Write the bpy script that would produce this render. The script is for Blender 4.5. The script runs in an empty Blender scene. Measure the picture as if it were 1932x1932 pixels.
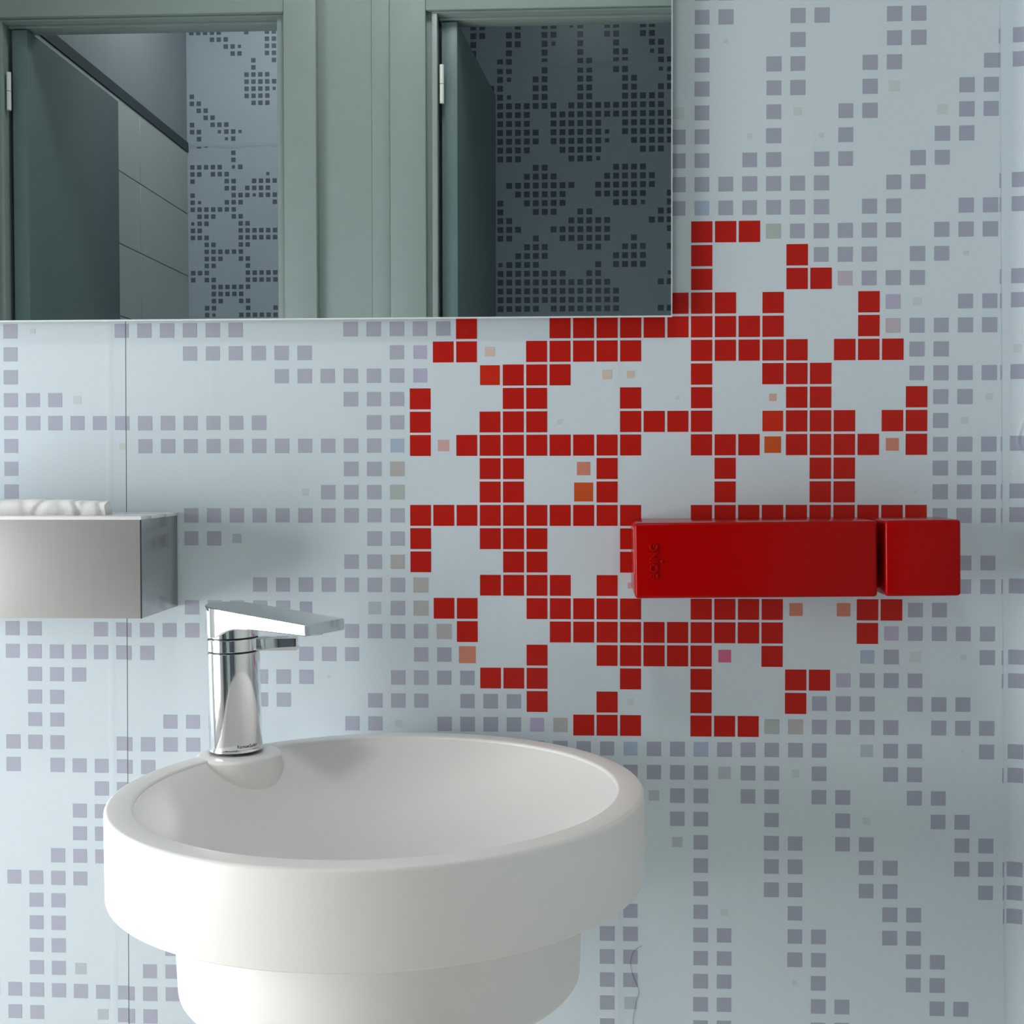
import bpy, bmesh, math, random
from mathutils import Vector, Matrix
random.seed(7)
SC = bpy.context.scene
COL = SC.collection
PI = math.pi

# ------------------------------------------------------------------ camera
cam_d = bpy.data.cameras.new('camera')
cam = bpy.data.objects.new('camera', cam_d); COL.objects.link(cam); SC.camera = cam
F_PX = 2413.53
def axis_rot(w):
    w = Vector(w); return Matrix.Rotation(w.length, 3, w.normalized())
_B = Matrix(((1, 0, 0), (0, 0, -1), (0, 1, 0)))
_R = axis_rot((0.0241857, 0.0496210, -0.0011313)) @ _B          # world -> (right, down, forward)
_M = Matrix((_R[0], -_R[1], -_R[2])).transposed().to_4x4()
_M.translation = Vector((-0.1198124, -1.3128952, -0.0216130))
cam.matrix_world = _M
cam_d.sensor_width = 36.0
cam_d.lens = F_PX / 1932 * 36.0
cam_d.shift_x = (966 - 981.55) / 1932
cam_d.shift_y = (938.16 - 966) / 1932
cam_d.clip_start = 0.01

# ------------------------------------------------------------------ light
SC.view_settings.view_transform = 'Standard'
SC.view_settings.look = 'None'
SC.view_settings.exposure = 0.52
SC.view_settings.gamma = 1.0
SC.view_settings.use_curve_mapping = False
world = bpy.data.worlds.new('world'); SC.world = world
world.use_nodes = True
world.node_tree.nodes['Background'].inputs[0].default_value = (0.75, 0.86, 1.0, 1)
world.node_tree.nodes['Background'].inputs[1].default_value = 0.4

WIN_Y0, WIN_Y1, WIN_Z0, WIN_Z1 = -1.30, -0.26, -0.80, 0.34      # window opening in the left wall
X_LEFT = -1.74                                                   # inner face of the left wall
def area(name, loc, rot, sx, sy, power, col):
    l = bpy.data.lights.new(name, 'AREA'); l.shape = 'RECTANGLE'
    l.size, l.size_y, l.energy, l.color = sx, sy, power, col
    o = bpy.data.objects.new(name, l); COL.objects.link(o)
    o.location, o.rotation_euler = loc, rot
    return o
# daylight entering through the window
area('window_daylight', (X_LEFT - 0.13, (WIN_Y0 + WIN_Y1) / 2, (WIN_Z0 + WIN_Z1) / 2), (0, -PI / 2, 0),
     WIN_Z1 - WIN_Z0, WIN_Y1 - WIN_Y0, 34.0, (1.0, 0.993, 0.985))
# low sun through the same window, falling on the floor
sl = bpy.data.lights.new('sun', 'SUN'); sl.energy = 4.0; sl.angle = math.radians(1.0); sl.color = (1.0, 0.94, 0.86)
so = bpy.data.objects.new('sun', sl); COL.objects.link(so)
so.rotation_euler = Vector((1.0, -0.50, -0.78)).to_track_quat('-Z', 'Y').to_euler()

# ------------------------------------------------------------------ materials
def principled(name, col, rough=0.5, metal=0.0, spec=0.5):
    m = bpy.data.materials.new(name); m.use_nodes = True
    b = m.node_tree.nodes['Principled BSDF']
    b.inputs['Base Color'].default_value = (*col, 1)
    b.inputs['Roughness'].default_value = rough
    b.inputs['Metallic'].default_value = metal
    b.inputs['Specular IOR Level'].default_value = spec
    return m, b

def math_node(nt, op, a, b=None):
    n = nt.nodes.new('ShaderNodeMath'); n.operation = op
    for i, v in enumerate((a, b)):
        if v is None: continue
        if isinstance(v, (int, float)): n.inputs[i].default_value = v
        else: nt.links.new(v, n.inputs[i])
    return n.outputs[0]

def relief_group():
    g = bpy.data.node_groups.new('vinyl_relief', 'ShaderNodeTree')
    g.interface.new_socket('Normal', in_out='OUTPUT', socket_type='NodeSocketVector')
    out = g.nodes.new('NodeGroupOutput')
    pos = g.nodes.new('ShaderNodeNewGeometry').outputs['Position']
    sep = g.nodes.new('ShaderNodeSeparateXYZ'); g.links.new(pos, sep.inputs[0])
    def ridge(sock, p0, w, a):
        t = math_node(g, 'DIVIDE', math_node(g, 'SUBTRACT', sock, p0), w)
        return math_node(g, 'DIVIDE', a, math_node(g, 'ADD', math_node(g, 'POWER', t, 4.0), 1.0))
    h = None
    for s, p0, w, a in (('Z', 0.0095, 0.0050, 0.00030), ('X', -0.614, 0.003, 0.00016), ('X', -0.505, 0.003, 0.00008),
                        ('X', -0.0875, 0.0055, 0.00026), ('X', 0.108, 0.004, 0.00010)):
        r = ridge(sep.outputs[s], p0, w, a)
        h = r if h is None else math_node(g, 'ADD', h, r)
    nz = g.nodes.new('ShaderNodeTexNoise'); nz.inputs['Scale'].default_value = 7.0; nz.inputs['Detail'].default_value = 1.0
    g.links.new(pos, nz.inputs['Vector'])
    h = math_node(g, 'ADD', h, math_node(g, 'MULTIPLY', nz.outputs['Fac'], 0.0006))
    bp = g.nodes.new('ShaderNodeBump'); bp.inputs['Strength'].default_value = 1.0; bp.inputs['Distance'].default_value = 1.0
    g.links.new(h, bp.inputs['Height']); g.links.new(bp.outputs[0], out.inputs[0])
    return g
RELIEF = relief_group()

def vinyl(name, col, rough=0.32):
    m, b = principled(name, col, rough, 0, 0.26)
    nt = m.node_tree
    gn = nt.nodes.new('ShaderNodeGroup'); gn.node_tree = RELIEF
    nt.links.new(gn.outputs[0], b.inputs['Normal'])
    # printed grain
    tc = nt.nodes.new('ShaderNodeNewGeometry')
    nz = nt.nodes.new('ShaderNodeTexNoise'); nz.inputs['Scale'].default_value = 900; nz.inputs['Detail'].default_value = 1
    nt.links.new(tc.outputs['Position'], nz.inputs['Vector'])
    mx = nt.nodes.new('ShaderNodeMix'); mx.data_type = 'RGBA'; mx.blend_type = 'MULTIPLY'; mx.inputs[0].default_value = 0.10
    mx.inputs[6].default_value = (*col, 1); nt.links.new(nz.outputs['Color'], mx.inputs[7])
    nt.links.new(mx.outputs[2], b.inputs['Base Color'])
    return m

def noisy(name, col, rough, amount=0.06, scale=40, metal=0.0, stretch=None, bump=0.0, spec=0.5):
    m, b = principled(name, col, rough, metal, spec)
    nt = m.node_tree
    tc = nt.nodes.new('ShaderNodeNewGeometry'); mp = nt.nodes.new('ShaderNodeMapping')
    nt.links.new(tc.outputs['Position'], mp.inputs[0])
    if stretch: mp.inputs['Scale'].default_value = stretch
    nz = nt.nodes.new('ShaderNodeTexNoise'); nz.inputs['Scale'].default_value = scale; nz.inputs['Detail'].default_value = 3
    nt.links.new(mp.outputs[0], nz.inputs['Vector'])
    rp = nt.nodes.new('ShaderNodeMapRange'); rp.inputs[3].default_value = 1 - amount; rp.inputs[4].default_value = 1 + amount
    nt.links.new(nz.outputs['Fac'], rp.inputs[0])
    mx = nt.nodes.new('ShaderNodeVectorMath'); mx.operation = 'SCALE'
    mx.inputs[0].default_value = col; nt.links.new(rp.outputs[0], mx.inputs['Scale'])
    nt.links.new(mx.outputs[0], b.inputs['Base Color'])
    if bump:
        bp = nt.nodes.new('ShaderNodeBump'); bp.inputs['Strength'].default_value = 1; bp.inputs['Distance'].default_value = bump
        nt.links.new(nz.outputs['Fac'], bp.inputs['Height']); nt.links.new(bp.outputs[0], b.inputs['Normal'])
    return m

M = {}
M['sheet'] = vinyl('vinyl_white', (0.59, 0.68, 0.735))
PRINT = {'g': (0.355, 0.38, 0.47), 'R': (0.46, 0.010, 0.005), 'O': (0.54, 0.022, 0.006), 'o': (0.55, 0.085, 0.020),
         's': (0.58, 0.23, 0.16), 'b': (0.60, 0.50, 0.45), 'p': (0.60, 0.37, 0.36), 'f': (0.53, 0.61, 0.625),
         'B': (0.36, 0.46, 0.58), 'v': (0.43, 0.42, 0.56), 'n': (0.43, 0.43, 0.43), 'G': (0.40, 0.46, 0.45),
         'k': (0.47, 0.43, 0.50), 'm': (0.60, 0.14, 0.26), 'l': (0.44, 0.50, 0.56), 'c': (0.56, 0.60, 0.60), 'h': (0.395, 0.415, 0.505)}  # 'h' is the grey lightened to paint in the gloss veil at left
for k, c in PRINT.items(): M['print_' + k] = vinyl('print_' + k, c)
M['plaster'] = noisy('plaster', (0.13, 0.12, 0.12), 0.9)
M['white_wall'] = noisy('white_wall', (0.76, 0.77, 0.76), 0.6, 0.02)
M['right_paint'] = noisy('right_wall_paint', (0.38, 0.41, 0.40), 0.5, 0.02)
M['ceiling'] = noisy('ceiling_paint', (0.82, 0.82, 0.80), 0.8, 0.02)
M['floor'] = noisy('floor_tile', (0.62, 0.60, 0.57), 0.5, 0.08, 12)
M['solid_white'] = noisy('solid_surface', (0.835, 0.825, 0.81), 0.38, 0.008, 30)
M['chrome'] = principled('chrome', (0.86, 0.87, 0.88), 0.045, 1.0)[0]
M['chrome_worn'] = noisy('chrome_worn', (0.84, 0.85, 0.86), 0.09, 0.03, 300, 1.0)
M['groove'] = principled('dark_groove', (0.01, 0.01, 0.012), 0.4)[0]
M['steel'] = noisy('brushed_steel', (0.46, 0.46, 0.46), 0.24, 0.06, 60, 0.95, (6, 6, 0.35))
M['steel_front'] = noisy('brushed_steel_front', (0.45, 0.45, 0.445), 0.50, 0.05, 60, 0.85, (6, 6, 0.35))
M['lid'] = principled('milky_plastic', (0.82, 0.82, 0.83), 0.12)[0]
M['paper'] = noisy('paper', (0.88, 0.88, 0.87), 0.9, 0.02, 200, bump=0.0004)
M['red_plastic'] = principled('red_plastic', (0.35, 0.0003, 0.0002), 0.2, 0, 0.14)[0]
M['mirror'] = principled('mirror_silver', (0.80, 0.87, 0.86), 0.0, 1.0)[0]
M['glass_edge'] = principled('polished_glass_edge', (0.70, 0.76, 0.76), 0.25)[0]
M['backing'] = principled('mirror_backing', (0.12, 0.12, 0.12), 0.7)[0]
M['green_paint'] = noisy('green_grey_gloss_paint', (0.26, 0.31, 0.305), 0.32, 0.04, 25, bump=0.0003)
M['door_paint'] = noisy('door_green_paint', (0.12, 0.175, 0.18), 0.35, 0.05, 20)
M['cub_wall'] = noisy('cubicle_wall', (0.36, 0.40, 0.44), 0.6, 0.03)
M['cub_tile'] = noisy('cubicle_tile', (0.60, 0.635, 0.62), 0.35, 0.04, 8)
M['cub_joint'] = principled('tile_joint', (0.22, 0.22, 0.21), 0.9)[0]
M['cub_print'] = principled('cubicle_print', (0.16, 0.19, 0.25), 0.3)[0]
M['cub_sheet'] = noisy('cubicle_sheet', (0.58, 0.68, 0.77), 0.3, 0.02)
M['dark_trim'] = principled('dark_trim', (0.045, 0.065, 0.075), 0.5)[0]
M['hinge'] = principled('white_hinge', (0.75, 0.74, 0.72), 0.35)[0]
M['gold_ink'] = principled('gold_ink', (0.07, 0.045, 0.02), 0.6)[0]
M['hair'] = principled('hair', (0.03, 0.03, 0.035), 0.5)[0]
def glass_mat():
    m = bpy.data.materials.new('window_glass'); m.use_nodes = True; nt = m.node_tree; nt.nodes.clear()
    o = nt.nodes.new('ShaderNodeOutputMaterial'); t = nt.nodes.new('ShaderNodeBsdfTransparent'); g = nt.nodes.new('ShaderNodeBsdfGlossy')
    g.inputs['Roughness'].default_value = 0.0
    x = nt.nodes.new('ShaderNodeMixShader'); x.inputs[0].default_value = 0.06
    nt.links.new(t.outputs[0], x.inputs[1]); nt.links.new(g.outputs[0], x.inputs[2]); nt.links.new(x.outputs[0], o.inputs[0])
    return m
M['glass'] = glass_mat()

# ------------------------------------------------------------------ mesh helpers
def link(name, me, mat=None, parent=None, loc=None, rot=None):
    o = bpy.data.objects.new(name, me); COL.objects.link(o)
    if mat and me is not None:
        if not me.materials: me.materials.append(M[mat])
        else:
            o.material_slots[0].link = 'OBJECT'; o.material_slots[0].material = M[mat]
    if parent: o.parent = parent
    if loc: o.location = loc
    if rot: o.rotation_euler = rot
    return o
def finish(bm, name, smooth=True, angle=40):
    bmesh.ops.recalc_face_normals(bm, faces=bm.faces)
    me = bpy.data.meshes.new(name); bm.to_mesh(me); bm.free()
    if smooth:
        for p in me.polygons: p.use_smooth = True
        me.set_sharp_from_angle(angle=math.radians(angle))
    return me
def add_box(bm, x0, x1, y0, y1, z0, z1, bevel=0, seg=3):
    r = bmesh.ops.create_cube(bm, size=1)
    vs = r['verts']
    for v in vs:
        v.co = Vector(((x0 + x1) / 2 + v.co.x * (x1 - x0), (y0 + y1) / 2 + v.co.y * (y1 - y0), (z0 + z1) / 2 + v.co.z * (z1 - z0)))
    if bevel:
        es = list({e for v in vs for e in v.link_edges})
        bmesh.ops.bevel(bm, geom=es, offset=bevel, segments=seg, profile=0.5, affect='EDGES')
def box(name, b, mat, parent=None, bevel=0, seg=3, loc=None, rot=None):
    bm = bmesh.new(); add_box(bm, *b, bevel=bevel, seg=seg)
    return link(name, finish(bm, name, bool(bevel)), mat, parent, loc, rot)
def boxes(name, bs, mat, parent=None, bevel=0):
    bm = bmesh.new()
    for b in bs: add_box(bm, *b, bevel=bevel, seg=2)
    return link(name, finish(bm, name, bool(bevel)), mat, parent)
def lathe(name, prof, mat, parent=None, n=128, closed_top=False, loc=None, rot=None, angle=35):
    bm = bmesh.new(); rings = []
    for r, z in prof:
        if r < 1e-6: rings.append([bm.verts.new((0, 0, z))])
        else: rings.append([bm.verts.new((r * math.cos(2 * PI * i / n), r * math.sin(2 * PI * i / n), z)) for i in range(n)])
    for a, b in zip(rings, rings[1:]):
        for i in range(n):
            j = (i + 1) % n
            if len(a) == 1 and len(b) == 1: continue
            if len(a) == 1: bm.faces.new((a[0], b[i], b[j]))
            elif len(b) == 1: bm.faces.new((a[i], a[j], b[0]))
            else: bm.faces.new((a[i], a[j], b[j], b[i]))
    return link(name, finish(bm, name, True, angle), mat, parent, loc, rot)
def fillet(cx, cz, r, a0, a1, n=5):
    return [(cx + r * math.cos(math.radians(a0 + (a1 - a0) * i / n)), cz + r * math.sin(math.radians(a0 + (a1 - a0) * i / n))) for i in range(n + 1)]
def empty(name, loc, rot=(0, 0, 0)):
    o = bpy.data.objects.new(name, None); COL.objects.link(o); o.location = loc; o.rotation_euler = rot
    o.empty_display_size = 0.05
    return o
def tag(o, label, cat, group=None):
    o['label'] = label; o['category'] = cat
    if group: o['group'] = group
    return o
def struct(o, label=None, cat=None):
    o['kind'] = 'structure'
    if label: o['label'] = label
    if cat: o['category'] = cat
    return o
def text_mesh(s, size, extrude=0.0, bevel=0.0, spacing=1.0, offset=0.0):
    cu = bpy.data.curves.new('txt', 'FONT'); cu.body = s; cu.size = size; cu.extrude = extrude
    cu.bevel_depth = bevel; cu.bevel_resolution = 2; cu.space_character = spacing; cu.offset = offset
    cu.align_x = 'CENTER'; cu.resolution_u = 4
    o = bpy.data.objects.new('txt', cu); COL.objects.link(o)
    bpy.context.view_layer.update()
    me = bpy.data.meshes.new_from_object(o.evaluated_get(bpy.context.evaluated_depsgraph_get()))
    bpy.data.objects.remove(o); bpy.data.curves.remove(cu)
    return me

# ------------------------------------------------------------------ room shell
ZF, ZC = -1.14, 1.95            # floor, ceiling
X_COVE, R_COVE = 0.3085, 0.036  # the printed foil rounds the right corner
X_RIGHT = X_COVE + R_COVE
Y_PART = -2.093                 # near face of the cubicle partition
Y_REAR = -3.673                 # rear wall of the cubicles
X_SIDE = -1.668                 # cubicle side wall

struct(box('floor', (-1.95, X_RIGHT + 1.6, -3.9, 0.12, ZF - 0.05, ZF), 'floor'), 'pale grey washroom floor')
struct(box('ceiling', (-1.95, X_RIGHT + 1.6, -3.9, 0.12, ZC, ZC + 0.05), 'ceiling'), 'white washroom ceiling')
wall = struct(box('wall_back', (-1.95, X_RIGHT + 0.05, 0.0, 0.10, ZF, ZC), 'plaster'), 'wall behind the basin covered with printed white vinyl')

# right wall beside the basin wall, beyond the rounded corner
struct(box('wall_right', (X_RIGHT, X_RIGHT + 0.12, Y_PART, -R_COVE, ZF, ZC), 'right_paint'), 'pale right side wall')
# left wall with its window opening
def wall_left():
    x0, x1 = X_LEFT - 0.20, X_LEFT
    bs = [(x0, x1, Y_PART, 0.0, ZF, WIN_Z0), (x0, x1, Y_PART, 0.0, WIN_Z1, ZC),
          (x0, x1, Y_PART, WIN_Y0, WIN_Z0, WIN_Z1), (x0, x1, WIN_Y1, 0.0, WIN_Z0, WIN_Z1)]
    struct(boxes('wall_left', bs, 'white_wall'), 'pale left side wall with a tall window')
    w = struct(empty('window_1', (X_LEFT - 0.08, (WIN_Y0 + WIN_Y1) / 2, WIN_Z0)), 'tall white framed window in the left wall')
    ym = (WIN_Y0 + WIN_Y1) / 2; hy = (WIN_Y1 - WIN_Y0) / 2; H = WIN_Z1 - WIN_Z0; t = 0.05
    boxes('window_frame', [(-0.03, 0.03, -hy, -hy + t, 0, H), (-0.03, 0.03, hy - t, hy, 0, H), (-0.03, 0.03, -hy, hy, 0, t),
                           (-0.03, 0.03, -hy, hy, H - t, H), (-0.025, 0.025, -0.02, 0.02, t, H - t)], 'hinge', w)
    for s in (-1, 1):
        a, b = sorted((s * 0.02, s * (hy - t)))
        box('pane', (-0.003, 0.003, a, b, t, H - t), 'glass', w)
wall_left()

# ---- vinyl sheets on the back wall (parts of the wall)
Y_S = -0.0004
def sheet(name, corners):
    bm = bmesh.new()
    f = [bm.verts.new((x, Y_S, z)) for x, z in corners]; b = [bm.verts.new((x, 0, z)) for x, z in corners]
    bm.faces.new(f); n = len(f)
    for i in range(n): bm.faces.new((f[i], b[i], b[(i + 1) % n], f[(i + 1) % n]))
    return link(name, finish(bm, name, False), 'sheet', wall)
def seam_x(z): return -0.5957 + (z - 0.1268) * 0.0043
def edge_x(z): return 0.2958 + (z - 0.4332) * (-0.0119)
GAP = 0.0004
s1 = sheet('vinyl_sheet', [(-1.74, ZF), (seam_x(ZF) - GAP, ZF), (seam_x(ZC) - GAP, ZC), (-1.74, ZC)])
s1['label'] = 'printed vinyl sheet left of the thin vertical seam'
s2 = sheet('vinyl_sheet', [(seam_x(ZF) + GAP, ZF), (edge_x(ZF), ZF), (edge_x(ZC), ZC), (seam_x(ZC) + GAP, ZC)])
s2['label'] = 'printed vinyl sheet carrying the red squares'

# corner sheet: lies under the edge of the main sheet, rounds the corner, runs on along the right wall
def corner_pt(s):
    """arc length from X_COVE -> (x, y) and outward normal"""
    if s < 0: return X_COVE + s, 0.0, 0.0, -1.0
    L = R_COVE * PI / 2
    if s < L:
        a = s / R_COVE
        return X_COVE + R_COVE * math.sin(a), -R_COVE + R_COVE * math.cos(a), -math.sin(a), -math.cos(a)
    return X_RIGHT, -R_COVE - (s - L), -1.0, 0.0
def crease(s, z):
    # pinched fold of foil beside the ridge at mid height
    t = (z - 0.003) / 0.020
    sc = 0.0085 + 0.004 * t * t - (0.004 * t if t < 0 else -0.001 * t)
    h = 0.0007 * math.exp(-((s - sc) / 0.0016) ** 2) * math.exp(-t * t * 0.9)
    h -= 0.00045 * math.exp(-((s - sc - 0.003) / 0.002) ** 2) * math.exp(-t * t * 0.9)
    h += 0.0003 * math.exp(-((z - 0.021 - 0.25 * (s - 0.004)) / 0.0016) ** 2) * math.exp(-((s - 0.003) / 0.006) ** 2)
    h += 0.00035 * math.exp(-((s - 0.007 + 0.10 * (z + 0.02)) / 0.004) ** 2) * (1 if -0.07 < z < 0.0 else 0) * math.exp(-((z + 0.03) / 0.025) ** 2)
    return h
def corner_sheet():
    ss = [-0.024 + i * 0.004 for i in range(6)] + [i * 0.0008 for i in range(40)] + [0.033 + i * 0.004 for i in range(8)] + [0.09, 0.12]
    zs = sorted({round(ZF + i * 0.08, 4) for i in range(39)} | {round(-0.08 + i * 0.0015, 4) for i in range(80)} | {ZC})
    bm = bmesh.new(); rows = []
    for z in zs:
        row = []
        for s in ss:
            x, y, nx, ny = corner_pt(s); h = 0.0002 + crease(s, z)
            row.append(bm.verts.new((x + nx * h, y + ny * h, z)))
        rows.append(row)
    for a, b in zip(rows, rows[1:]):
        for i in range(len(ss) - 1): bm.faces.new((a[i], a[i + 1], b[i + 1], b[i]))
    o = link('vinyl_sheet', finish(bm, 'vinyl_sheet', True, 60), 'sheet', wall)
    o['label'] = 'vinyl sheet wrapped round the right hand corner'
corner_sheet()

# ---- printed squares
P = 0.024
_sq = {}
def sq_mesh(w, h):
    k = (round(w * 5000), round(h * 5000))
    if k not in _sq:
        bm = bmesh.new(); add_box(bm, -w / 2, w / 2, -0.00015, 0.0, -h / 2, h / 2)
        _sq[k] = finish(bm, 'square', False)
    return _sq[k]
def left_xz(c, r):
    return c * P + (1.34 - 0.36 * (c + 30) - 0.098 * (r + 1)) / 1000, -r * P + (0.57 + 0.084 * (r + 1) - (0.08 + 0.0116 * (r + 1)) * (c + 30)) / 1000
def piece(name, x, z, w, h, key):
    return link(name, sq_mesh(w, h), 'print_' + key, wall, (x, Y_S, z))
def rng(*a):
    out = []
    for v in a:
        if isinstance(v, tuple): out += list(range(v[0], v[1] + 1))
        else: out.append(v)
    return out
RED = {-9: rng((0, 2)), -8: [0, 4], -7: [0, 4, 5], -6: [-1, 0, 1, 3, 7], -5: rng(-10, (-6, 3), 7),
       -4: rng(-11, -10, (-7, -3), (0, 4), (6, 8)), -3: rng((-8, -6), 0, (3, 5)), -2: [-12, -8, -7, -3, 0, 4, 5, 9],
       -1: rng(-12, (-9, -7), (-3, 0), (4, 6), 8, 9), 0: rng(-12, (-10, -3), 0, 1, 2, (4, 7), 9),
       1: [-9, -8, -4, 1, 5, 6], 2: [-9, -8, -4, 1, 5, 6], 3: rng((-12, -3), (0, 9)), 4: rng(-12, (-9, -7), -3),
       5: [-12, -8, -7, -3], 6: rng((-9, -6), -4), 7: rng(-11, -10, (-7, -3), (0, 3), 7, 8), 8: rng(-10, (-6, 3), 7),
       9: rng(-7, (-4, 0), 3), 10: [-9, -8, -7, -3, 0, 4, 5], 11: [-7, -4, 0, 4], 12: rng((-5, -3), (0, 2))}
GREY = {-19: [0, 1, 4, 5], -18: [0, 1, 4, 5, 8, 9], -17: [0, 4, 8, 9], -16: [0, 3, 4, 7, 8, 12], -15: [0, 3, 4, 7, 11, 12],
        -14: [0, 3, 6, 7, 11, 12], -13: [-1, 0, 3, 6, 10, 11], -12: [-1, 0, 2, 3, 5, 6, 9, 10], -11: rng((-1, 5), 8, 9),
        -10: rng(-1, (1, 5), 7, 8, 11, 12), -9: rng((4, 8), (10, 12)), -8: [5, 6, 7, 9, 10], -7: [7, 8, 9], -6: [11, 12],
        -5: rng(-30, (-25, -20), (-15, -11), (9, 12)), -4: rng(-30, (-22, -17), -13, 9, 10), -3: rng(-30, (-18, -13), (9, 12)),
        -2: rng((-30, -28), (-15, -13), 10, 11), -1: rng((-30, -19), -14, -13, 10), 0: rng(-30, (-24, -14), (10, 12)),
        1: rng(-30, -15, -14, (10, 12)), 2: rng(-30, (-16, -14), (10, 12)), 3: rng((-22, -13), (10, 12)), 4: [-22, -21, -14, -13],
        5: [-15, -14, 11, 12], 6: rng((-19, -13), 11, 12), 7: rng((-22, -18), -13, 9, 10),
        8: rng(-30, -29, (-26, -22), (-15, -12), (9, 12)), 9: rng((-30, -24), (-17, -15), -12, -11, 8, 12),
        10: rng(-29, -28, -27, (-19, -17), (-13, -10), (7, 9)), 11: rng(-29, -28, -19, -18, (-14, -12), -10, -9, -8, (5, 7), (9, 11)),
        12: rng(-29, -28, (-23, -21), -15, -14, (-11, -8), (5, 8), (10, 12)), 13: rng((-30, -28), (-25, -22), (-7, -4), -2, -1, (1, 5), 8, 9, 12),
        14: rng(-30, (-28, -24), (-3, 0), 2, 3, 5, 8, 9), 15: [-26, -25, -1, 0, 2, 3, 5, 6, 9, 10], 16: [-27, -26, -1, 0, 3, 6, 10, 11],
        17: [-27, -26, 0, 3, 4, 6, 7, 11, 12], 18: [-28, -27, -26, 0, 3, 4, 7, 8, 11, 12], 19: [-30, -29, -28, -27, 0, 3, 4, 7, 8, 12],
        20: [-29, -28, -3, 0, 4, 8, 9], 21: [-29, -28, -4, -3, 0, 1, 4, 5, 8, 9], 22: [-29, -28, -23, -4, -3, 0, 1, 4, 5, 9, 10],
        23: [-29, -28, -24, -23, -4, -3, 0, 1, 5, 9, 10], 24: rng((-31, -23), -4, 0, 1, 5, 6, 10, 11), 25: [-30, -29, -25, -24, -4, 0, 1, 5, 6]}
# (column, row, side as a share of the pitch, ink)
SPECIAL = [(1, -17, .18, 'f'), (8, -15, .46, 'f'), (-1, -14, .50, 'f'), (4, -14, .35, 'f'), (10, -14, .44, 'f'), (2, -13, .21, 'f'), (5, -13, .21, 'f'),
           (0, -10, .62, 'B'), (3, -9, .63, 'G'), (11, -8, .20, 'f'), (6, -7, .62, 'k'), (8, -6, .62, 'v'), (9, -6, .36, 'f'), (8, -5, .61, 'k'),
           (-29, -5, .22, 'f'), (-12, -4, .58, 'v'), (-9, -4, .42, 'b'), (-9, -3, .85, 'O'), (-12, -3, .60, 'v'), (-4, -3, .41, 'b'), (-3, -3, .32, 'b'),
           (-27, -2, .36, 'f'), (-1, -2, .16, 'f'), (3, -2, .31, 'p'), (12, -2, .29, 'f'), (-6, -1, .23, 'c'), (3, -1, .87, 'O'), (11, -1, .30, 'f'),
           (-25, 0, .29, 'c'), (-13, 0, .59, 'B'), (-11, 0, .49, 'p'), (3, 0, .70, 'o'), (8, 0, .54, 's'), (-13, 1, .63, 'n'), (-5, 1, .57, 's'),
           (-17, 2, .30, 'c'), (-13, 2, .64, 'G'), (-5, 2, .81, 'o'), (9, 2, .12, 'f'), (-20, 4, .40, 'l'), (-13, 5, .62, 'n'), (-12, 6, .65, 'n'), (-3, 6, .25, 'p'),
           (-17, 7, .54, 'g'), (-14, 7, .55, 'l'), (-12, 7, .65, 'n'), (4, 7, .55, 's'), (6, 7, .57, 's'), (-11, 8, .65, 'n'), (8, 8, .60, 'v'),
           (-10, 9, .73, 's'), (1, 9, .54, 'm'), (7, 9, .58, 'B'), (9, 9, .47, 'f'), (11, 9, .24, 'f'), (-16, 10, .14, 'f'), (6, 10, .60, 'v'),
           (-3, 11, .26, 'c'), (-13, 12, .29, 'f'), (-7, 12, .60, 'v'), (-6, 12, .62, 'n'), (3, 12, .64, 'G'), (4, 12, .64, 'n'),
           (-3, 13, .59, 'B'), (0, 13, .63, 'B'), (7, 13, .53, 'l'), (11, 13, .12, 'f'), (1, 14, .53, 'l'), (4, 14, .34, 'f'), (-2, 15, .45, 'l'), (7, 16, .31, 'f'),
           (-1, 17, .44, 'l'), (1, 20, .30, 'f'), (-27, 23, .50, 'l'), (4, 23, .21, 'f'), (-3, 24, .53, 'l'), (-26, 25, .47, 'l')]
special_at = {(c, r) for c, r, _, _ in SPECIAL}
def place(c, r, side, key, name):
    w = side * P
    if c < -25:
        x, z = left_xz(c, r); return [piece(name, x, z, w, w, key)]
    if c == -25 and side > 0.5:      # cut in two by the seam of the sheets
        xl, zl = left_xz(c, r); zr = -r * P; s = seam_x(zr)
        a = xl - w / 2; b = c * P + w / 2
        return [piece(name, (a + s - GAP) / 2, zl, s - GAP - a, w, key), piece(name, (b + s + GAP) / 2, zr, b - s - GAP, w, key)]
    return [piece(name, c * P, -r * P, w, w, key)]
for r, cs in RED.items():
    for c in cs: place(c, r, 0.895 + random.uniform(-.006, .01), 'R', 'red_square')
greys = []
for r, cs in GREY.items():
    for c in cs:
        if (c, r) not in special_at: greys.append((c, r))
# pieces that show largest become parts one by one, the rest one joined part
greys.sort(key=lambda t: -t[0])
NSEP = 290
for c, r in greys[:NSEP]: place(c, r, 0.622 + random.uniform(-.012, .012), 'g' if c > -12 else 'h', 'grey_square')  # left squares get the grey with the gloss veil in its colour
bm = bmesh.new()
for c, r in greys[NSEP:]:
    w = P * (0.622 + random.uniform(-.012, .012))
    def q(a, b, z): add_box(bm, a, b, Y_S - 0.00015, Y_S, z - w / 2, z + w / 2)
    if c < -25: x, z = left_xz(c, r); q(x - w / 2, x + w / 2, z)
    elif c == -25:
        xl, zl = left_xz(c, r); s = seam_x(-r * P)
        q(xl - w / 2, s - GAP, zl); q(s + GAP, c * P + w / 2, -r * P)
    else: q(c * P - w / 2, c * P + w / 2, -r * P)
rest = link('grey_squares', finish(bm, 'grey_squares', False), 'print_h', wall); rest['kind'] = 'stuff'  # same lightened grey, window gloss painted into the ink
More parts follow.
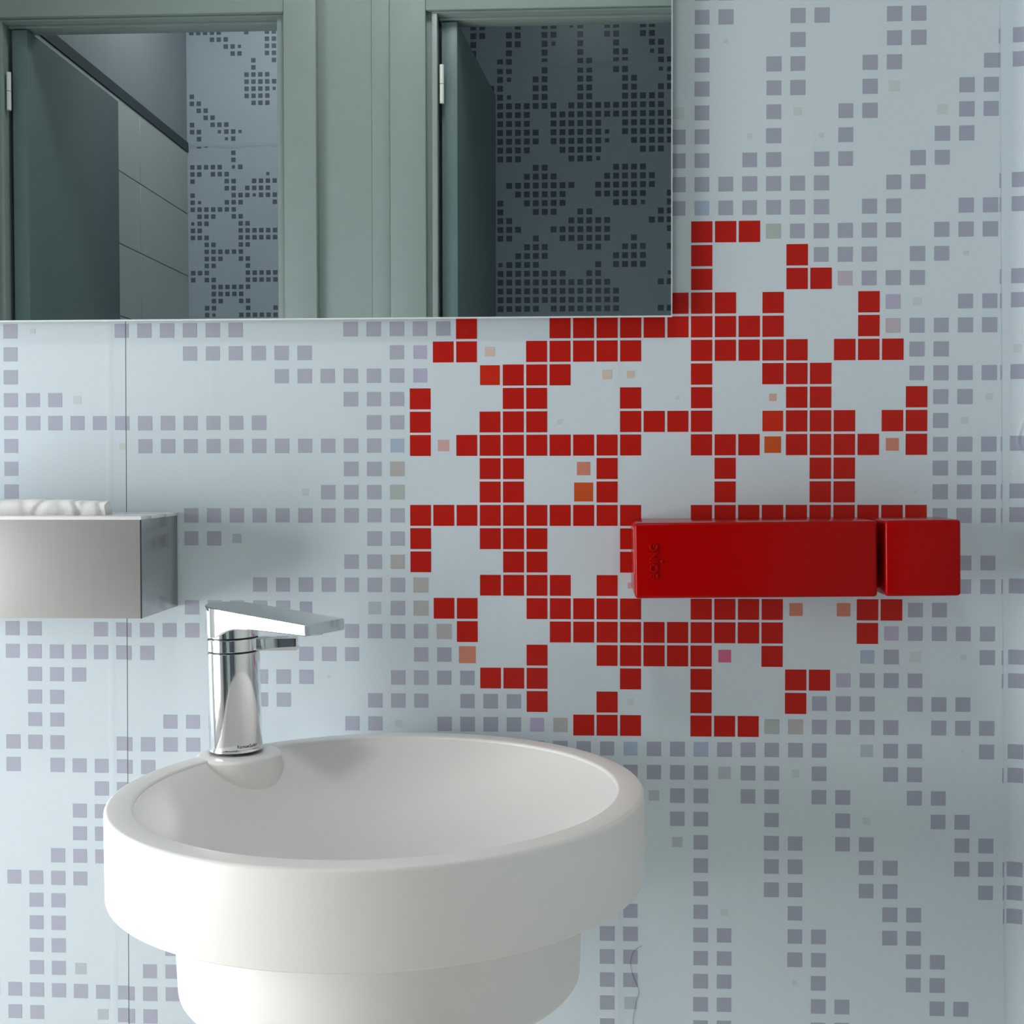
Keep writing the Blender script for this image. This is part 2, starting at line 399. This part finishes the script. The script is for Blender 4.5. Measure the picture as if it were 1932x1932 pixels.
NAMES = {'O': 'red_square', 'o': 'orange_square', 's': 'salmon_square', 'm': 'pink_square', 'B': 'blue_square', 'v': 'violet_square',
         'p': 'pink_square', 'b': 'beige_square', 'n': 'brown_square', 'k': 'mauve_square', 'G': 'green_grey_square'}
for c, r, s, k in SPECIAL: place(c, r, s, k, NAMES.get(k, 'pale_square'))
# slivers on the right edge of the main sheet and squares on the corner sheet
CORNER_ROWS = [-17, -16, -11, -10, -7, -6, -3, 0, 2, 3, 6, 9, 10, 13, 14, 18, 19, 20]
def corner_sq(name, s0, s1, w, zc, key):
    bm = bmesh.new(); n, m = 14, 8; rows = []
    for k in range(n + 1):
        sv = s0 + (s1 - s0) * k / n; x, y, nx, ny = corner_pt(sv); col = []
        for j in range(m + 1):
            z = zc - w / 2 + w * j / m; h = 0.00035 + crease(sv, z)
            col.append(bm.verts.new((x + nx * h, y + ny * h, z)))
        rows.append(col)
    for p, q_ in zip(rows, rows[1:]):
        for j in range(m): bm.faces.new((p[j], q_[j], q_[j + 1], p[j + 1]))
    link(name, finish(bm, name, True, 60), 'print_' + key, wall)
for r in CORNER_ROWS:
    corner_sq('grey_square', 0.0005, 0.0158, 0.0150, -r * P + 0.0008, 'g')
    if r not in (13,): piece('grey_square', edge_x(-r * P) - 0.0006, -r * P, 0.0012, 0.0150, 'g')
corner_sq('pale_square', 0.003, 0.011, 0.0085, 4 * P, 'f')

# ------------------------------------------------------------------ cubicles seen in the mirror
# partition with two doorways
D1 = (-1.672, -0.915, 1.166)     # doorway x0, x1, head height
D2 = (-0.512, 0.235, 1.166)
YP0 = Y_PART - 0.10
part = boxes('wall_front', [(-1.95, D1[0], YP0, Y_PART, ZF, ZC), (D1[1], D2[0], YP0, Y_PART, ZF, ZC), (D2[1], X_RIGHT + 0.12, YP0, Y_PART, ZF, ZC),
                            (D1[0], D1[1], YP0, Y_PART, D1[2], ZC), (D2[0], D2[1], YP0, Y_PART, D2[2], ZC)], 'green_paint')
struct(part, 'green grey painted cubicle partition seen in the mirror')
# proud vertical boards between the doors
for x0, x1, t in ((-0.6768, -0.6275, 0.004), (-0.626, -0.5315, 0.020)):
    box('casing_board', (x0, x1, Y_PART, Y_PART + t, ZF, ZC), 'green_paint', part, 0.003, 2)
def doorway(idx, D, lab, ang, hinge_dx):
    d = struct(empty('door_%d' % idx, (D[0], Y_PART, ZF)), lab)
    x0, x1, zt = 0, D[1] - D[0], D[2] - ZF
    # casing around the opening, rebated lining, stop
    if idx == 1:
        boxes('door_casing', [(x1 + 0.010, x1 + 0.096, 0, 0.028, 0, ZC - ZF), (-0.07, -0.004, 0, 0.028, 0, ZC - ZF), (-0.004, x1 + 0.010, 0, 0.028, zt + 0.002, ZC - ZF)], 'green_paint', d, 0.003)
    else:
        boxes('door_casing', [(-0.0194, x1 + 0.08, 0, 0.020, zt + 0.002, ZC - ZF), (x1 + 0.014, x1 + 0.08, 0, 0.020, 0, zt + 0.002)], 'green_paint', d, 0.003)
    boxes('door_lining', [(-0.004, 0.010, -0.10, 0.012, 0, zt - 0.004), (x1 - 0.010, x1 + 0.009, -0.10, 0.012, 0, zt - 0.004),
                          (-0.004, x1 + 0.009, -0.10, 0.012, zt - 0.004, zt + 0.0015)], 'green_paint', d, 0.001)
    boxes('door_stop', [(x1 - 0.018, x1 - 0.010, -0.07, -0.02, 0, zt - 0.012), (0.012, x1 - 0.010, -0.07, -0.02, zt - 0.012, zt - 0.004)], 'green_paint', d, 0.001)
    W, T, H = 0.672, 0.042, zt - 0.018
    bm = bmesh.new(); add_box(bm, 0, W, -T, 0, 0.008, H, 0.002, 2)
    leaf = link('door_leaf', finish(bm, 'door_leaf'), 'door_paint', d, (hinge_dx, -0.012, 0), (0, 0, math.radians(ang)))
    for z in (zt - 0.185, zt - 1.0, 0.25):
        bm = bmesh.new()
        for a, b in ((0, 0.049), (0.051, 0.10)):
            c = bmesh.ops.create_cone(bm, cap_ends=True, segments=16, radius1=0.006, radius2=0.006, depth=b - a)
            bmesh.ops.translate(bm, verts=c['verts'], vec=(0, 0, (a + b) / 2))
        link('hinge', finish(bm, 'hinge'), 'hinge', d, (0.021, 0.002, z - 0.05))
doorway(1, D1, 'open green door of the lighter cubicle, left in the mirror', -90.0, 0.066)
doorway(2, D2, 'open green door of the darker cubicle, right in the mirror', -85.3, 0.0605)

# unseen ceiling lamps, added to brighten the cubicles and the basin from above
def fill_lamp(loc, power, label, r=0.16, col=(1.0, 0.97, 0.93)):
    t = tag(empty('fill_lamp', loc), label, 'lamp')
    lathe('lamp_base', [(0, 0), (r, 0), (r, -0.02), (r - 0.01, -0.03), (0, -0.03)], 'hinge', t, 48)
    m = bpy.data.materials.new('fill_lamp_glow'); m.use_nodes = True
    b = m.node_tree.nodes['Principled BSDF']; b.inputs['Base Color'].default_value = (0.9, 0.9, 0.9, 1)
    b.inputs['Emission Color'].default_value = (*col, 1); b.inputs['Emission Strength'].default_value = power
    M['fill_lamp_glow'] = m
    lathe('diffuser', [(0, -0.075), (r * 0.5, -0.07), (r * 0.8, -0.052), (r - 0.012, -0.028), (0, -0.028)], 'fill_lamp_glow', t, 48)
fill_lamp((-1.27, -2.95, ZC - 0.001), 13.0, 'unseen round white ceiling lamp added to brighten the lighter cubicle')
fill_lamp((-0.10, -2.95, ZC - 0.001), 1.9, 'unseen round white ceiling lamp added to brighten the darker cubicle', 0.16, (0.88, 0.98, 1.0))
fill_lamp((-0.50, -1.50, ZC - 0.001), 19.5, 'unseen round white ceiling lamp added to light the washbasin from above', 0.20)

# cubicle walls
struct(box('wall_cubicle_side', (X_SIDE - 0.12, X_SIDE, Y_REAR, YP0, ZF, ZC), 'cub_joint'), 'tiled side wall of the lighter cubicle')
side = bpy.data.objects['wall_cubicle_side']
ZB = 1.205
ycols = [YP0, -2.22, -2.685, -3.135, Y_REAR]
zt = ZB; k = 0
tile_cache = {}
while zt > ZF + 0.02:
    zb = max(zt - 0.241, ZF)
    for a, b in zip(ycols, ycols[1:]):
        a2, b2 = a - 0.0015, b + 0.0015
        key = (round(a - b, 4), round(zt - zb, 4))
        if key not in tile_cache:
            bm = bmesh.new(); add_box(bm, 0, 0.006, -(a2 - b2) / 2, (a2 - b2) / 2, -(zt - zb) / 2 + 0.0015, (zt - zb) / 2 - 0.0015, 0.0012, 1)
            tile_cache[key] = finish(bm, 'tile')
        link('tile', tile_cache[key], 'cub_tile', side, (X_SIDE, (a2 + b2) / 2, (zt + zb) / 2))
    zt = zb
box('dark_trim', (X_SIDE, X_SIDE + 0.010, Y_REAR, YP0, ZB, ZB + 0.036), 'dark_trim', side)
box('upper_panel', (X_SIDE, X_SIDE + 0.004, Y_REAR, YP0, ZB + 0.036, ZC), 'cub_wall', side)
X_DIV0, X_DIV1 = -0.86, -0.67     # wall between the cubicles
struct(box('wall_cubicle_divider', (X_DIV0, X_DIV1, Y_REAR, YP0, ZF, ZC), 'cub_wall'), 'wall dividing the two cubicles')
struct(box('wall_cubicle_right', (0.40, 0.52, Y_REAR, YP0, ZF, ZC), 'cub_wall'), 'right wall of the darker cubicle')
rear = struct(box('wall_rear', (-1.95, 0.6, Y_REAR - 0.1, Y_REAR, ZF, ZC), 'cub_sheet'), 'printed rear wall of the cubicles seen in the mirror')
LEFT_PAT = {0: rng((0, 4), 8, (11, 13)), 1: rng((3, 5), (11, 13)), 2: rng(5, 6, '7', (11, 13)), 3: rng(6, 7, (11, 13)), 4: [9, 12, 13], 5: [9],
            6: rng((8, 11)), 7: rng((8, 12)), 8: rng((8, 11), '12'), 9: rng(0, (8, 11)), 10: [0, 1, 9, 10, 11], 11: [1, 2], 12: [2, 3],
            13: [0, 3, 4, 5], 14: [0, 1, '4', 5, 6, '7'], 15: [1, '5', 6], 16: [1, '2', 6], 17: [6], 18: [6], 19: rng((0, 4), '6', 7),
            20: [0, 1, 3, 4, 5, '11'], 21: rng(0, 5, 6, (9, 12)), 22: rng(5, 6, (8, 11)), 23: rng(0, 6, 7, 8, '9', 10, 11, 12),
            24: [0, '1', 5, 6, 7, 12, 13], 25: rng((0, 6)), 26: [1, 2, 3, 6, 7], 27: ['0', 1, 2, 7, 8], 28: rng(0, 1, (7, 12)),
            29: rng(0, 1, 2, (7, 12)), 30: [2, 3, 7, 8], 31: rng((2, 7)), 32: [2, 3, 4, 7, 8], 33: [2, 3, 8], 34: rng(0, 1, 2, (8, 12)),
            35: rng(0, 2, 3, (8, 12)), 36: rng((3, 8)), 37: rng((3, 7)), 38: [3, 4, 7, 8], 39: [2, 3, 8, 12, 13], 40: rng(2, '3', (7, 12))}
RIGHT_PAT = {0: [-3, -2, 2, 5, 6, '8', 9, 12, 13, 16, 17], 1: [-3, -2, 1, 2, 5, 6, 9, 12, 13, 16, 17], 2: [-3, 1, 2, 5, '6', 9, 13, 17, 18],
             3: [-3, 1, 5, 9, 13, 14, '17', 18], 4: [0, 1, 5, 9, 10, 13, 14, 18, 19], 5: [0, 1, 5, 9, 10, 13, 14, '18', 19], 6: [0, '1', 4, 5, 9, 10, 14, 15, 19],
             7: [-1, 0, 4, 5, 9, 10, 14, 15, 18, 19], 8: [0, '1', 4, 5, 9, 10, 14, 15, 16, 17, 18], 9: rng((0, 6), (8, 18)), 10: rng((0, 3), (6, 19)),
             11: rng((0, 3), (6, 11), (14, 19)), 12: rng((0, 4), (6, 11), '12', (14, 19)), 13: rng((0, 4), (6, 11), '12', (15, 19)),
             14: rng((0, 3), (7, 11), (16, 18)), 15: rng(0, 1, 2, 8, 9, 10, '11'), 16: rng(4, 5, (13, 16)), 17: rng((3, 6), (12, 17)),
             18: rng((1, 8), (11, 17)), 19: rng((2, 7), (11, 16), 19), 20: rng(0, (3, 7), (13, 15), '16', 19), 21: [0, 4, 5, 6, 9, 10, 18, 19],
             22: rng(0, 1, (8, 12), (17, 19)), 23: rng(0, 1, 2, (6, 12), 19), 24: rng(0, 1, 4, (7, 12), 15), 25: [3, 4, 5, 9, 10, 11, 14, 15, 16, 19],
             26: rng((2, 5), (13, 16)), 27: rng('0', (1, 4), 11, (13, 16)), 28: rng((0, 7), 10, 11, '19'), 29: rng((0, 12), 18, 19),
             30: rng((0, 13)), 31: rng((0, 13)), 32: rng((0, 4), (6, 13), 18, 19)}
# left cubicle: squares of a few pixels each, one joined part
bm = bmesh.new()
for r, cs in LEFT_PAT.items():
    for c in cs:
        w = 0.0175
        if isinstance(c, str): c = int(c); w = 0.0125
        x = -1.6434 + c * 0.02702; z = 1.4192 - (r - 9) * 0.02736
        if x + w / 2 > X_DIV0: continue
        add_box(bm, x - w / 2, x + w / 2, Y_REAR, Y_REAR + 0.0006, z - w / 2, z + w / 2)
o = link('printed_squares', finish(bm, 'printed_squares', False), 'cub_print', rear); o['kind'] = 'stuff'; o['label'] = 'small dark squares printed in the lighter cubicle'
bm = bmesh.new()
cells = []
for r, cs in RIGHT_PAT.items():
    for c in cs:
        w = 0.0225
        if isinstance(c, str): c = int(c); w = 0.016
        cells.append((-0.4406 + c * 0.03424, 1.3628 - (r - 9) * 0.03378, w, r))
cells.sort(key=lambda t: -t[2])
meshes = {}
for i, (x, z, w, r) in enumerate(cells):
    if i < 295:
        if w not in meshes:
            b2 = bmesh.new(); add_box(b2, -w / 2, w / 2, 0, 0.0006, -w / 2, w / 2); meshes[w] = finish(b2, 'square', False)
        link('printed_square', meshes[w], 'cub_print', rear, (x, Y_REAR, z))
    else: add_box(bm, x - w / 2, x + w / 2, Y_REAR, Y_REAR + 0.0006, z - w / 2, z + w / 2)
o = link('printed_squares', finish(bm, 'printed_squares', False), 'cub_print', rear); o['kind'] = 'stuff'
# horizontal folds of the foil
for x0, x1, z in ((X_SIDE + 0.005, X_DIV0, 1.238), (X_DIV1, 0.40, 1.525)):
    bm = bmesh.new(); n = 40; rows = []
    for i in range(n + 1):
        x = x0 + (x1 - x0) * i / n; dz = 0.004 * math.sin(i * 0.55) + 0.002 * math.sin(i * 1.7)
        rows.append([bm.verts.new((x, Y_REAR + y, z + dz + h)) for y, h in ((0.0008, -0.016), (0.0032, -0.003), (0.0030, 0.0), (0.0, 0.0015))])
    for a, b in zip(rows, rows[1:]):
        for j in range(3): bm.faces.new((a[j], a[j + 1], b[j + 1], b[j]))
    link('foil_fold', finish(bm, 'foil_fold'), 'cub_sheet', rear)

# ------------------------------------------------------------------ mirror
MX1, MZ0, MX0, MZ1 = -0.0310, 0.1283, -1.05, 0.95
mir = tag(empty('wall_mirror', (MX1, -0.001, MZ0)), 'large frameless rectangular wall mirror above the basin', 'mirror')
W_, H_ = MX1 - MX0, MZ1 - MZ0
e = 0.0013
box('mirror_glass', (-W_ + e, -e, -0.0178, -0.013, e, H_ - e), 'mirror', mir)
boxes('polished_edge', [(-W_, 0, -0.0172, -0.013, 0, e), (-W_, 0, -0.0172, -0.013, H_ - e, H_), (-e, 0, -0.0174, -0.013, e, H_ - e), (-W_, -W_ + e, -0.0172, -0.013, e, H_ - e)], 'glass_edge', mir)
box('backing_board', (-W_ + 0.003, -0.003, -0.013, 0.0002, 0.003, H_ - 0.003), 'backing', mir)

# ------------------------------------------------------------------ washbasin
BC = Vector((-0.2927, -0.2415, -0.2929)); TILT = -0.0092
basin = tag(empty('washbasin', BC, (0, TILT, 0)), 'round white washbasin with thick rim and stepped lower body', 'washbasin')
RO, RI, HR = 0.2232, 0.2005, 0.0717
prof = [(0.1700, -HR), (RO - 0.003, -HR)] + fillet(RO - 0.0015, -HR + 0.0015, 0.0015, -90, 0, 3) + fillet(RO - 0.0035, -0.0035, 0.0035, 0, 90, 5) + fillet(RI + 0.0025, -0.0025, 0.0025, 90, 180, 4)
RS = 0.330; zs0 = math.sqrt(RS * RS - (RI - 0.003) ** 2)          # shallow spherical bowl
for i in range(0, 33):
    r = (RI - 0.003) * (1 - i / 32)
    prof.append((r, -0.0045 + zs0 - math.sqrt(RS * RS - r * r)))
lathe('bowl', prof, 'solid_white', basin, 192)
# stepped lower body
lp = [(0.0, -HR - 0.098), (0.150, -HR - 0.098)] + fillet(0.1605, -HR - 0.0815, 0.0075, -80, 0, 6) + [(0.1715, -HR + 0.001)]
lathe('lower_body', lp, 'solid_white', basin, 160)
# round ledge that carries the tap
LX, LY = -0.4482 - BC.x, -0.1135 - BC.y
RL = 0.0400
lathe('tap_ledge', [(0.0, -0.068), (RL, -0.068)] + fillet(RL - 0.0035, -0.0033, 0.0035, 0, 90, 5) + [(0.0, 0.0002)], 'solid_white', basin, 96, loc=(LX, LY, 0))
box('wall_bracket', (-0.09, 0.09, 0.10, -BC.y - 0.0005, -0.155, -0.080), 'solid_white', basin, 0.004, 2)

# ------------------------------------------------------------------ tap
FX, FY = -0.4522, -0.1090
tap = tag(empty('basin_tap', (FX, FY, BC.z + 0.0018), (0, -0.022, 0)), 'chrome single lever basin tap with broad flat spout', 'tap')
RB = 0.0253
lathe('tap_body', [(0.0, 0.0), (RB + 0.0004, 0.0), (RB + 0.0004, 0.0022), (RB - 0.0006, 0.0026), (RB - 0.0003, 0.0034), (RB - 0.0006, 0.0931), (RB - 0.0016, 0.0937), (0.0, 0.0937)], 'chrome_worn', tap, 96, angle=25)
lathe('base_gasket', [(0.0, -0.0006), (RB + 0.0003, -0.0006), (RB + 0.0003, 0.0004), (0.0, 0.0008)], 'groove', tap, 64)
lathe('groove_ring', [(0.0, 0.0932), (RB - 0.0020, 0.0932), (RB - 0.0020, 0.1077), (0.0, 0.1077)], 'groove', tap, 64)
lathe('handle_ring', [(0.0, 0.0947), (RB - 0.0014, 0.0947), (RB - 0.0006, 0.0953), (RB - 0.0006, 0.1059), (RB - 0.0014, 0.1065), (0.0, 0.1065)], 'chrome', tap, 96, angle=25)
# lever on the ring, pointing to the right
lev = box('lever', (RB - 0.006, RB + 0.0345, -0.009, 0.009, 0.0945, 0.1072), 'chrome', tap, 0.0014, 3, rot=(0, 0.02, 0.10))
# head: drum that carries the spout
ZH0, ZH1 = 0.1077, 0.1392
TH = math.radians(-31.0)
def spout():
    """loft of sections along the spout axis s; drum outline at the back, straight broad blade in front"""
    L = 0.1180; hw = 0.0262
    ss = [-RB + RB * (1 - math.cos(PI / 2 * i / 10)) for i in range(11)] + [0.004 * i for i in range(1, 6)] + [0.024 + (L - 0.024) * i / 24 for i in range(25)]
    top = lambda s: ZH1 - 0.0118 * (s + RB) / (L + RB)
    def bottom(s):
        th = 0.0165 + (0.0106 - 0.0165) * max(0, s) / L
        k = min(1.0, max(0.0, (s - 0.002) / 0.052))
        return top(s) - th - 0.0125 * (1 - k) ** 3
    bm = bmesh.new(); rows = []
    ch = 0.0008
    for s in ss:
        w = math.sqrt(max(0, RB * RB - s * s)) if s < 0 else RB + (hw - RB) * min(1, s / 0.03)
        w = max(w, 0.0005); t, b = top(s), bottom(s)
        c = min(ch, w * 0.5)
        sec = [(-w + c, t), (w - c, t), (w, t - c), (w, b + c * 1.5), (w - c * 1.5, b), (-w + c * 1.5, b), (-w, b + c * 1.5), (-w, t - c)]
        rows.append([bm.verts.new((s, y, z)) for y, z in sec])
    for a, b in zip(rows, rows[1:]):
        for i in range(8): bm.faces.new((a[i], a[(i + 1) % 8], b[(i + 1) % 8], b[i]))
    bm.faces.new(rows[0]); bm.faces.new(rows[-1])
    # rounded end corner
    o = link('spout', finish(bm, 'spout', True, 30), 'chrome', tap, rot=(0, 0, TH))
    return L
L_SP = spout()
lathe('tap_head', [(0.0, ZH0), (RB - 0.0014, ZH0), (RB - 0.0006, ZH0 + 0.0006), (RB - 0.0004, ZH1 - 0.018), (0.0, ZH1 - 0.018)], 'chrome', tap, 96, angle=25)
lathe('aerator', [(0.0, 0.0), (0.0100, 0.0), (0.0105, 0.0006), (0.0105, 0.006), (0.0, 0.006)], 'chrome', tap, 48,
      loc=((L_SP - 0.016) * math.cos(TH), (L_SP - 0.016) * math.sin(TH), ZH1 - 0.0118 - 0.0128), angle=25)
# maker's name printed low on the body, wrapped round it
me = text_mesh('RamonSoler', 0.0043)
a0 = math.radians(-49)
for v in me.vertices:
    a = a0 + v.co.x / RB; r = RB + 0.00005
    v.co = Vector((r * math.cos(a), r * math.sin(a), 0.0046 + v.co.y))
o = link('lettering', me, 'gold_ink', tap); o['label'] = 'small gold lettering reading RamonSoler'

# ------------------------------------------------------------------ paper towel box
TB = (-0.815, -0.5428, -0.110, -0.0006, -0.1668, -0.0722)
tb = tag(empty('towel_box', ((TB[0] + TB[1]) / 2, -0.0006, TB[4])), 'brushed steel paper towel box on the wall left of the basin', 'towel dispenser')
ox, oy, oz = tb.location
def rel(b): return (b[0] - ox, b[1] - ox, b[2] - oy, b[3] - oy, b[4] - oz, b[5] - oz)
t = 0.0012
box('front_panel', rel((TB[0], TB[1], TB[2], TB[2] + t, TB[4], TB[5])), 'steel_front', tb, 0.0003, 2)
boxes('steel_body', [rel((TB[0], TB[0] + t, TB[2] + t, TB[3], TB[4], TB[5])), rel((TB[1] - t, TB[1], TB[2] + t, TB[3], TB[4], TB[5])),
                     rel((TB[0] + t, TB[1] - t, TB[3] - t, TB[3], TB[4], TB[5])), rel((TB[0] + t, TB[1] - t, TB[2] + t, TB[3] - t, TB[4], TB[4] + t))], 'steel', tb, 0.0004)
box('corner_seam', rel((TB[1] - 0.0010, TB[1] + 0.0001, TB[2] - 0.0002, TB[2] + 0.0006, TB[4], TB[5])), 'groove', tb)
# lid with a long slot
zl0, zl1 = TB[5], TB[5] + 0.0036
lx0, lx1, ly0, ly1 = TB[0] - 0.0005, TB[1] + 0.0006, TB[2] - 0.0006, TB[3]
sx0, sx1, sy0, sy1 = TB[0] + 0.05, -0.588, -0.082, -0.036
boxes('lid', [rel((lx0, lx1, ly0, sy0, zl0, zl1)), rel((lx0, lx1, sy1, ly1, zl0, zl1)), rel((lx0, sx0, sy0, sy1, zl0, zl1)), rel((sx1, lx1, sy0, sy1, zl0, zl1))], 'lid', tb, 0.0006)
# the towel that stands out of the slot: a folded wad with creases
def towel():
    bm = bmesh.new(); nu, nv = 90, 26
    x0, x1 = -0.752, -0.5935
    rows = []
    for i in range(nu + 1):
        u = i / nu; x = x0 + (x1 - x0) * u; row = []
        hgt = 0.0188 * (0.90 + 0.10 * math.sin(PI * min(1, u * 1.05)) + 0.012 * math.sin(9 * u + 1))
        hw = 0.0135 * (0.85 + 0.15 * max(0.0, math.sin(PI * u)) ** 0.5)
        for j in range(nv + 1):
            a = PI * j / nv
            sa = max(0.0, math.sin(a)); y = -math.cos(a) * hw; z = sa ** 0.42 * hgt
            # a few slanted folds, irregular in place, slant and depth
            d = 0.0
            for uf, sl, dp, wd in ((.14, .03, .0016, .02), (.34, -.05, .0012, .03), (.47, .05, .0014, .02), (.60, -.06, .0020, .018), (.705, .05, .0013, .03), (.80, .04, .0030, .012), (.865, -.02, .0016, .02), (.955, .03, .0024, .014)):
                t_ = (u - uf - sl * (0.8 - sa)) / wd
                d -= dp * math.exp(-t_ * t_ * (1 if t_ < 0 else 0.25))
            d += 0.0004 * math.sin(31 * u + 3 * a) * sa
            y += -d * math.cos(a); z += d * sa * 0.35
            row.append(bm.verts.new((x + 0.0006 * math.sin(5 * a + 8 * u), y - 0.059, TB[5] - 0.006 + 0.006 * sa ** 0.3 + z)))
        rows.append(row)
    for a, b in zip(rows, rows[1:]):
        for j in range(nv): bm.faces.new((a[j], a[j + 1], b[j + 1], b[j]))
    for rw in (rows[0], rows[-1]): bm.faces.new(rw)
    o = link('paper_towel', finish(bm, 'paper_towel', True, 35), 'paper')
    return o
tag(towel(), 'crumpled white paper towel sticking up from the steel box', 'paper towel')

# ------------------------------------------------------------------ soap dispenser
sd = tag(empty('soap_dispenser', (-0.0712, -0.0006, -0.1471), (0, math.radians(-0.62), 0)), 'red plastic soap dispenser with side push block on the wall', 'soap dispenser')
HS = 0.0715
def sbox(name, x0, x1, y0, y1, z0, z1, bev):
    return box(name, (x0, x1, y0, y1, z0, z1), 'red_plastic', sd, bev, 4)
sbox('dispenser_body', 0.0, 0.2268, -0.0994, 0.0, 0.0, HS, 0.0030)
sbox('push_block', 0.2342, 0.3042, -0.0994, -0.030, 0.0003, HS + 0.0002, 0.0032)
sbox('connecting_block', 0.200, 0.296, -0.058, 0.0, 0.004, HS - 0.004, 0.002)
me = text_mesh('BOING', 0.0104, 0.0004, 0.0005, 1.05)
o = link('lettering', me, 'red_plastic', sd, (0.0215, -0.0996, 0.0352), (PI / 2, -PI / 2, 0)); o['label'] = 'embossed lettering reading BOING'
bm = bmesh.new(); bmesh.ops.create_uvsphere(bm, u_segments=16, v_segments=10, radius=0.0016)
for v in bm.verts: v.co.y *= 0.5
link('lettering_dot', finish(bm, 'lettering_dot'), 'red_plastic', sd, (0.0258, -0.0997, 0.0352))

# ------------------------------------------------------------------ hair stuck on the wall
cu = bpy.data.curves.new('hair', 'CURVE'); cu.dimensions = '3D'; cu.bevel_depth = 0.00013; cu.bevel_resolution = 1
sp = cu.splines.new('BEZIER')
pts = [(-0.0602, -0.5161), (-0.0673, -0.5207), (-0.0717, -0.5318), (-0.0695, -0.5472), (-0.0635, -0.5637), (-0.0662, -0.5748), (-0.0694, -0.5981), (-0.068, -0.612)]
sp.bezier_points.add(len(pts) - 1)
for b, (x, z) in zip(sp.bezier_points, pts):
    b.co = (x, -0.0009, z); b.handle_left_type = b.handle_right_type = 'AUTO'
ho = bpy.data.objects.new('tmp', cu); COL.objects.link(ho); bpy.context.view_layer.update()
hm = bpy.data.meshes.new_from_object(ho.evaluated_get(bpy.context.evaluated_depsgraph_get()))
bpy.data.objects.remove(ho)
tag(link('hair_strand', hm, 'hair'), 'thin dark hair stuck to the wall right of the basin', 'hair')
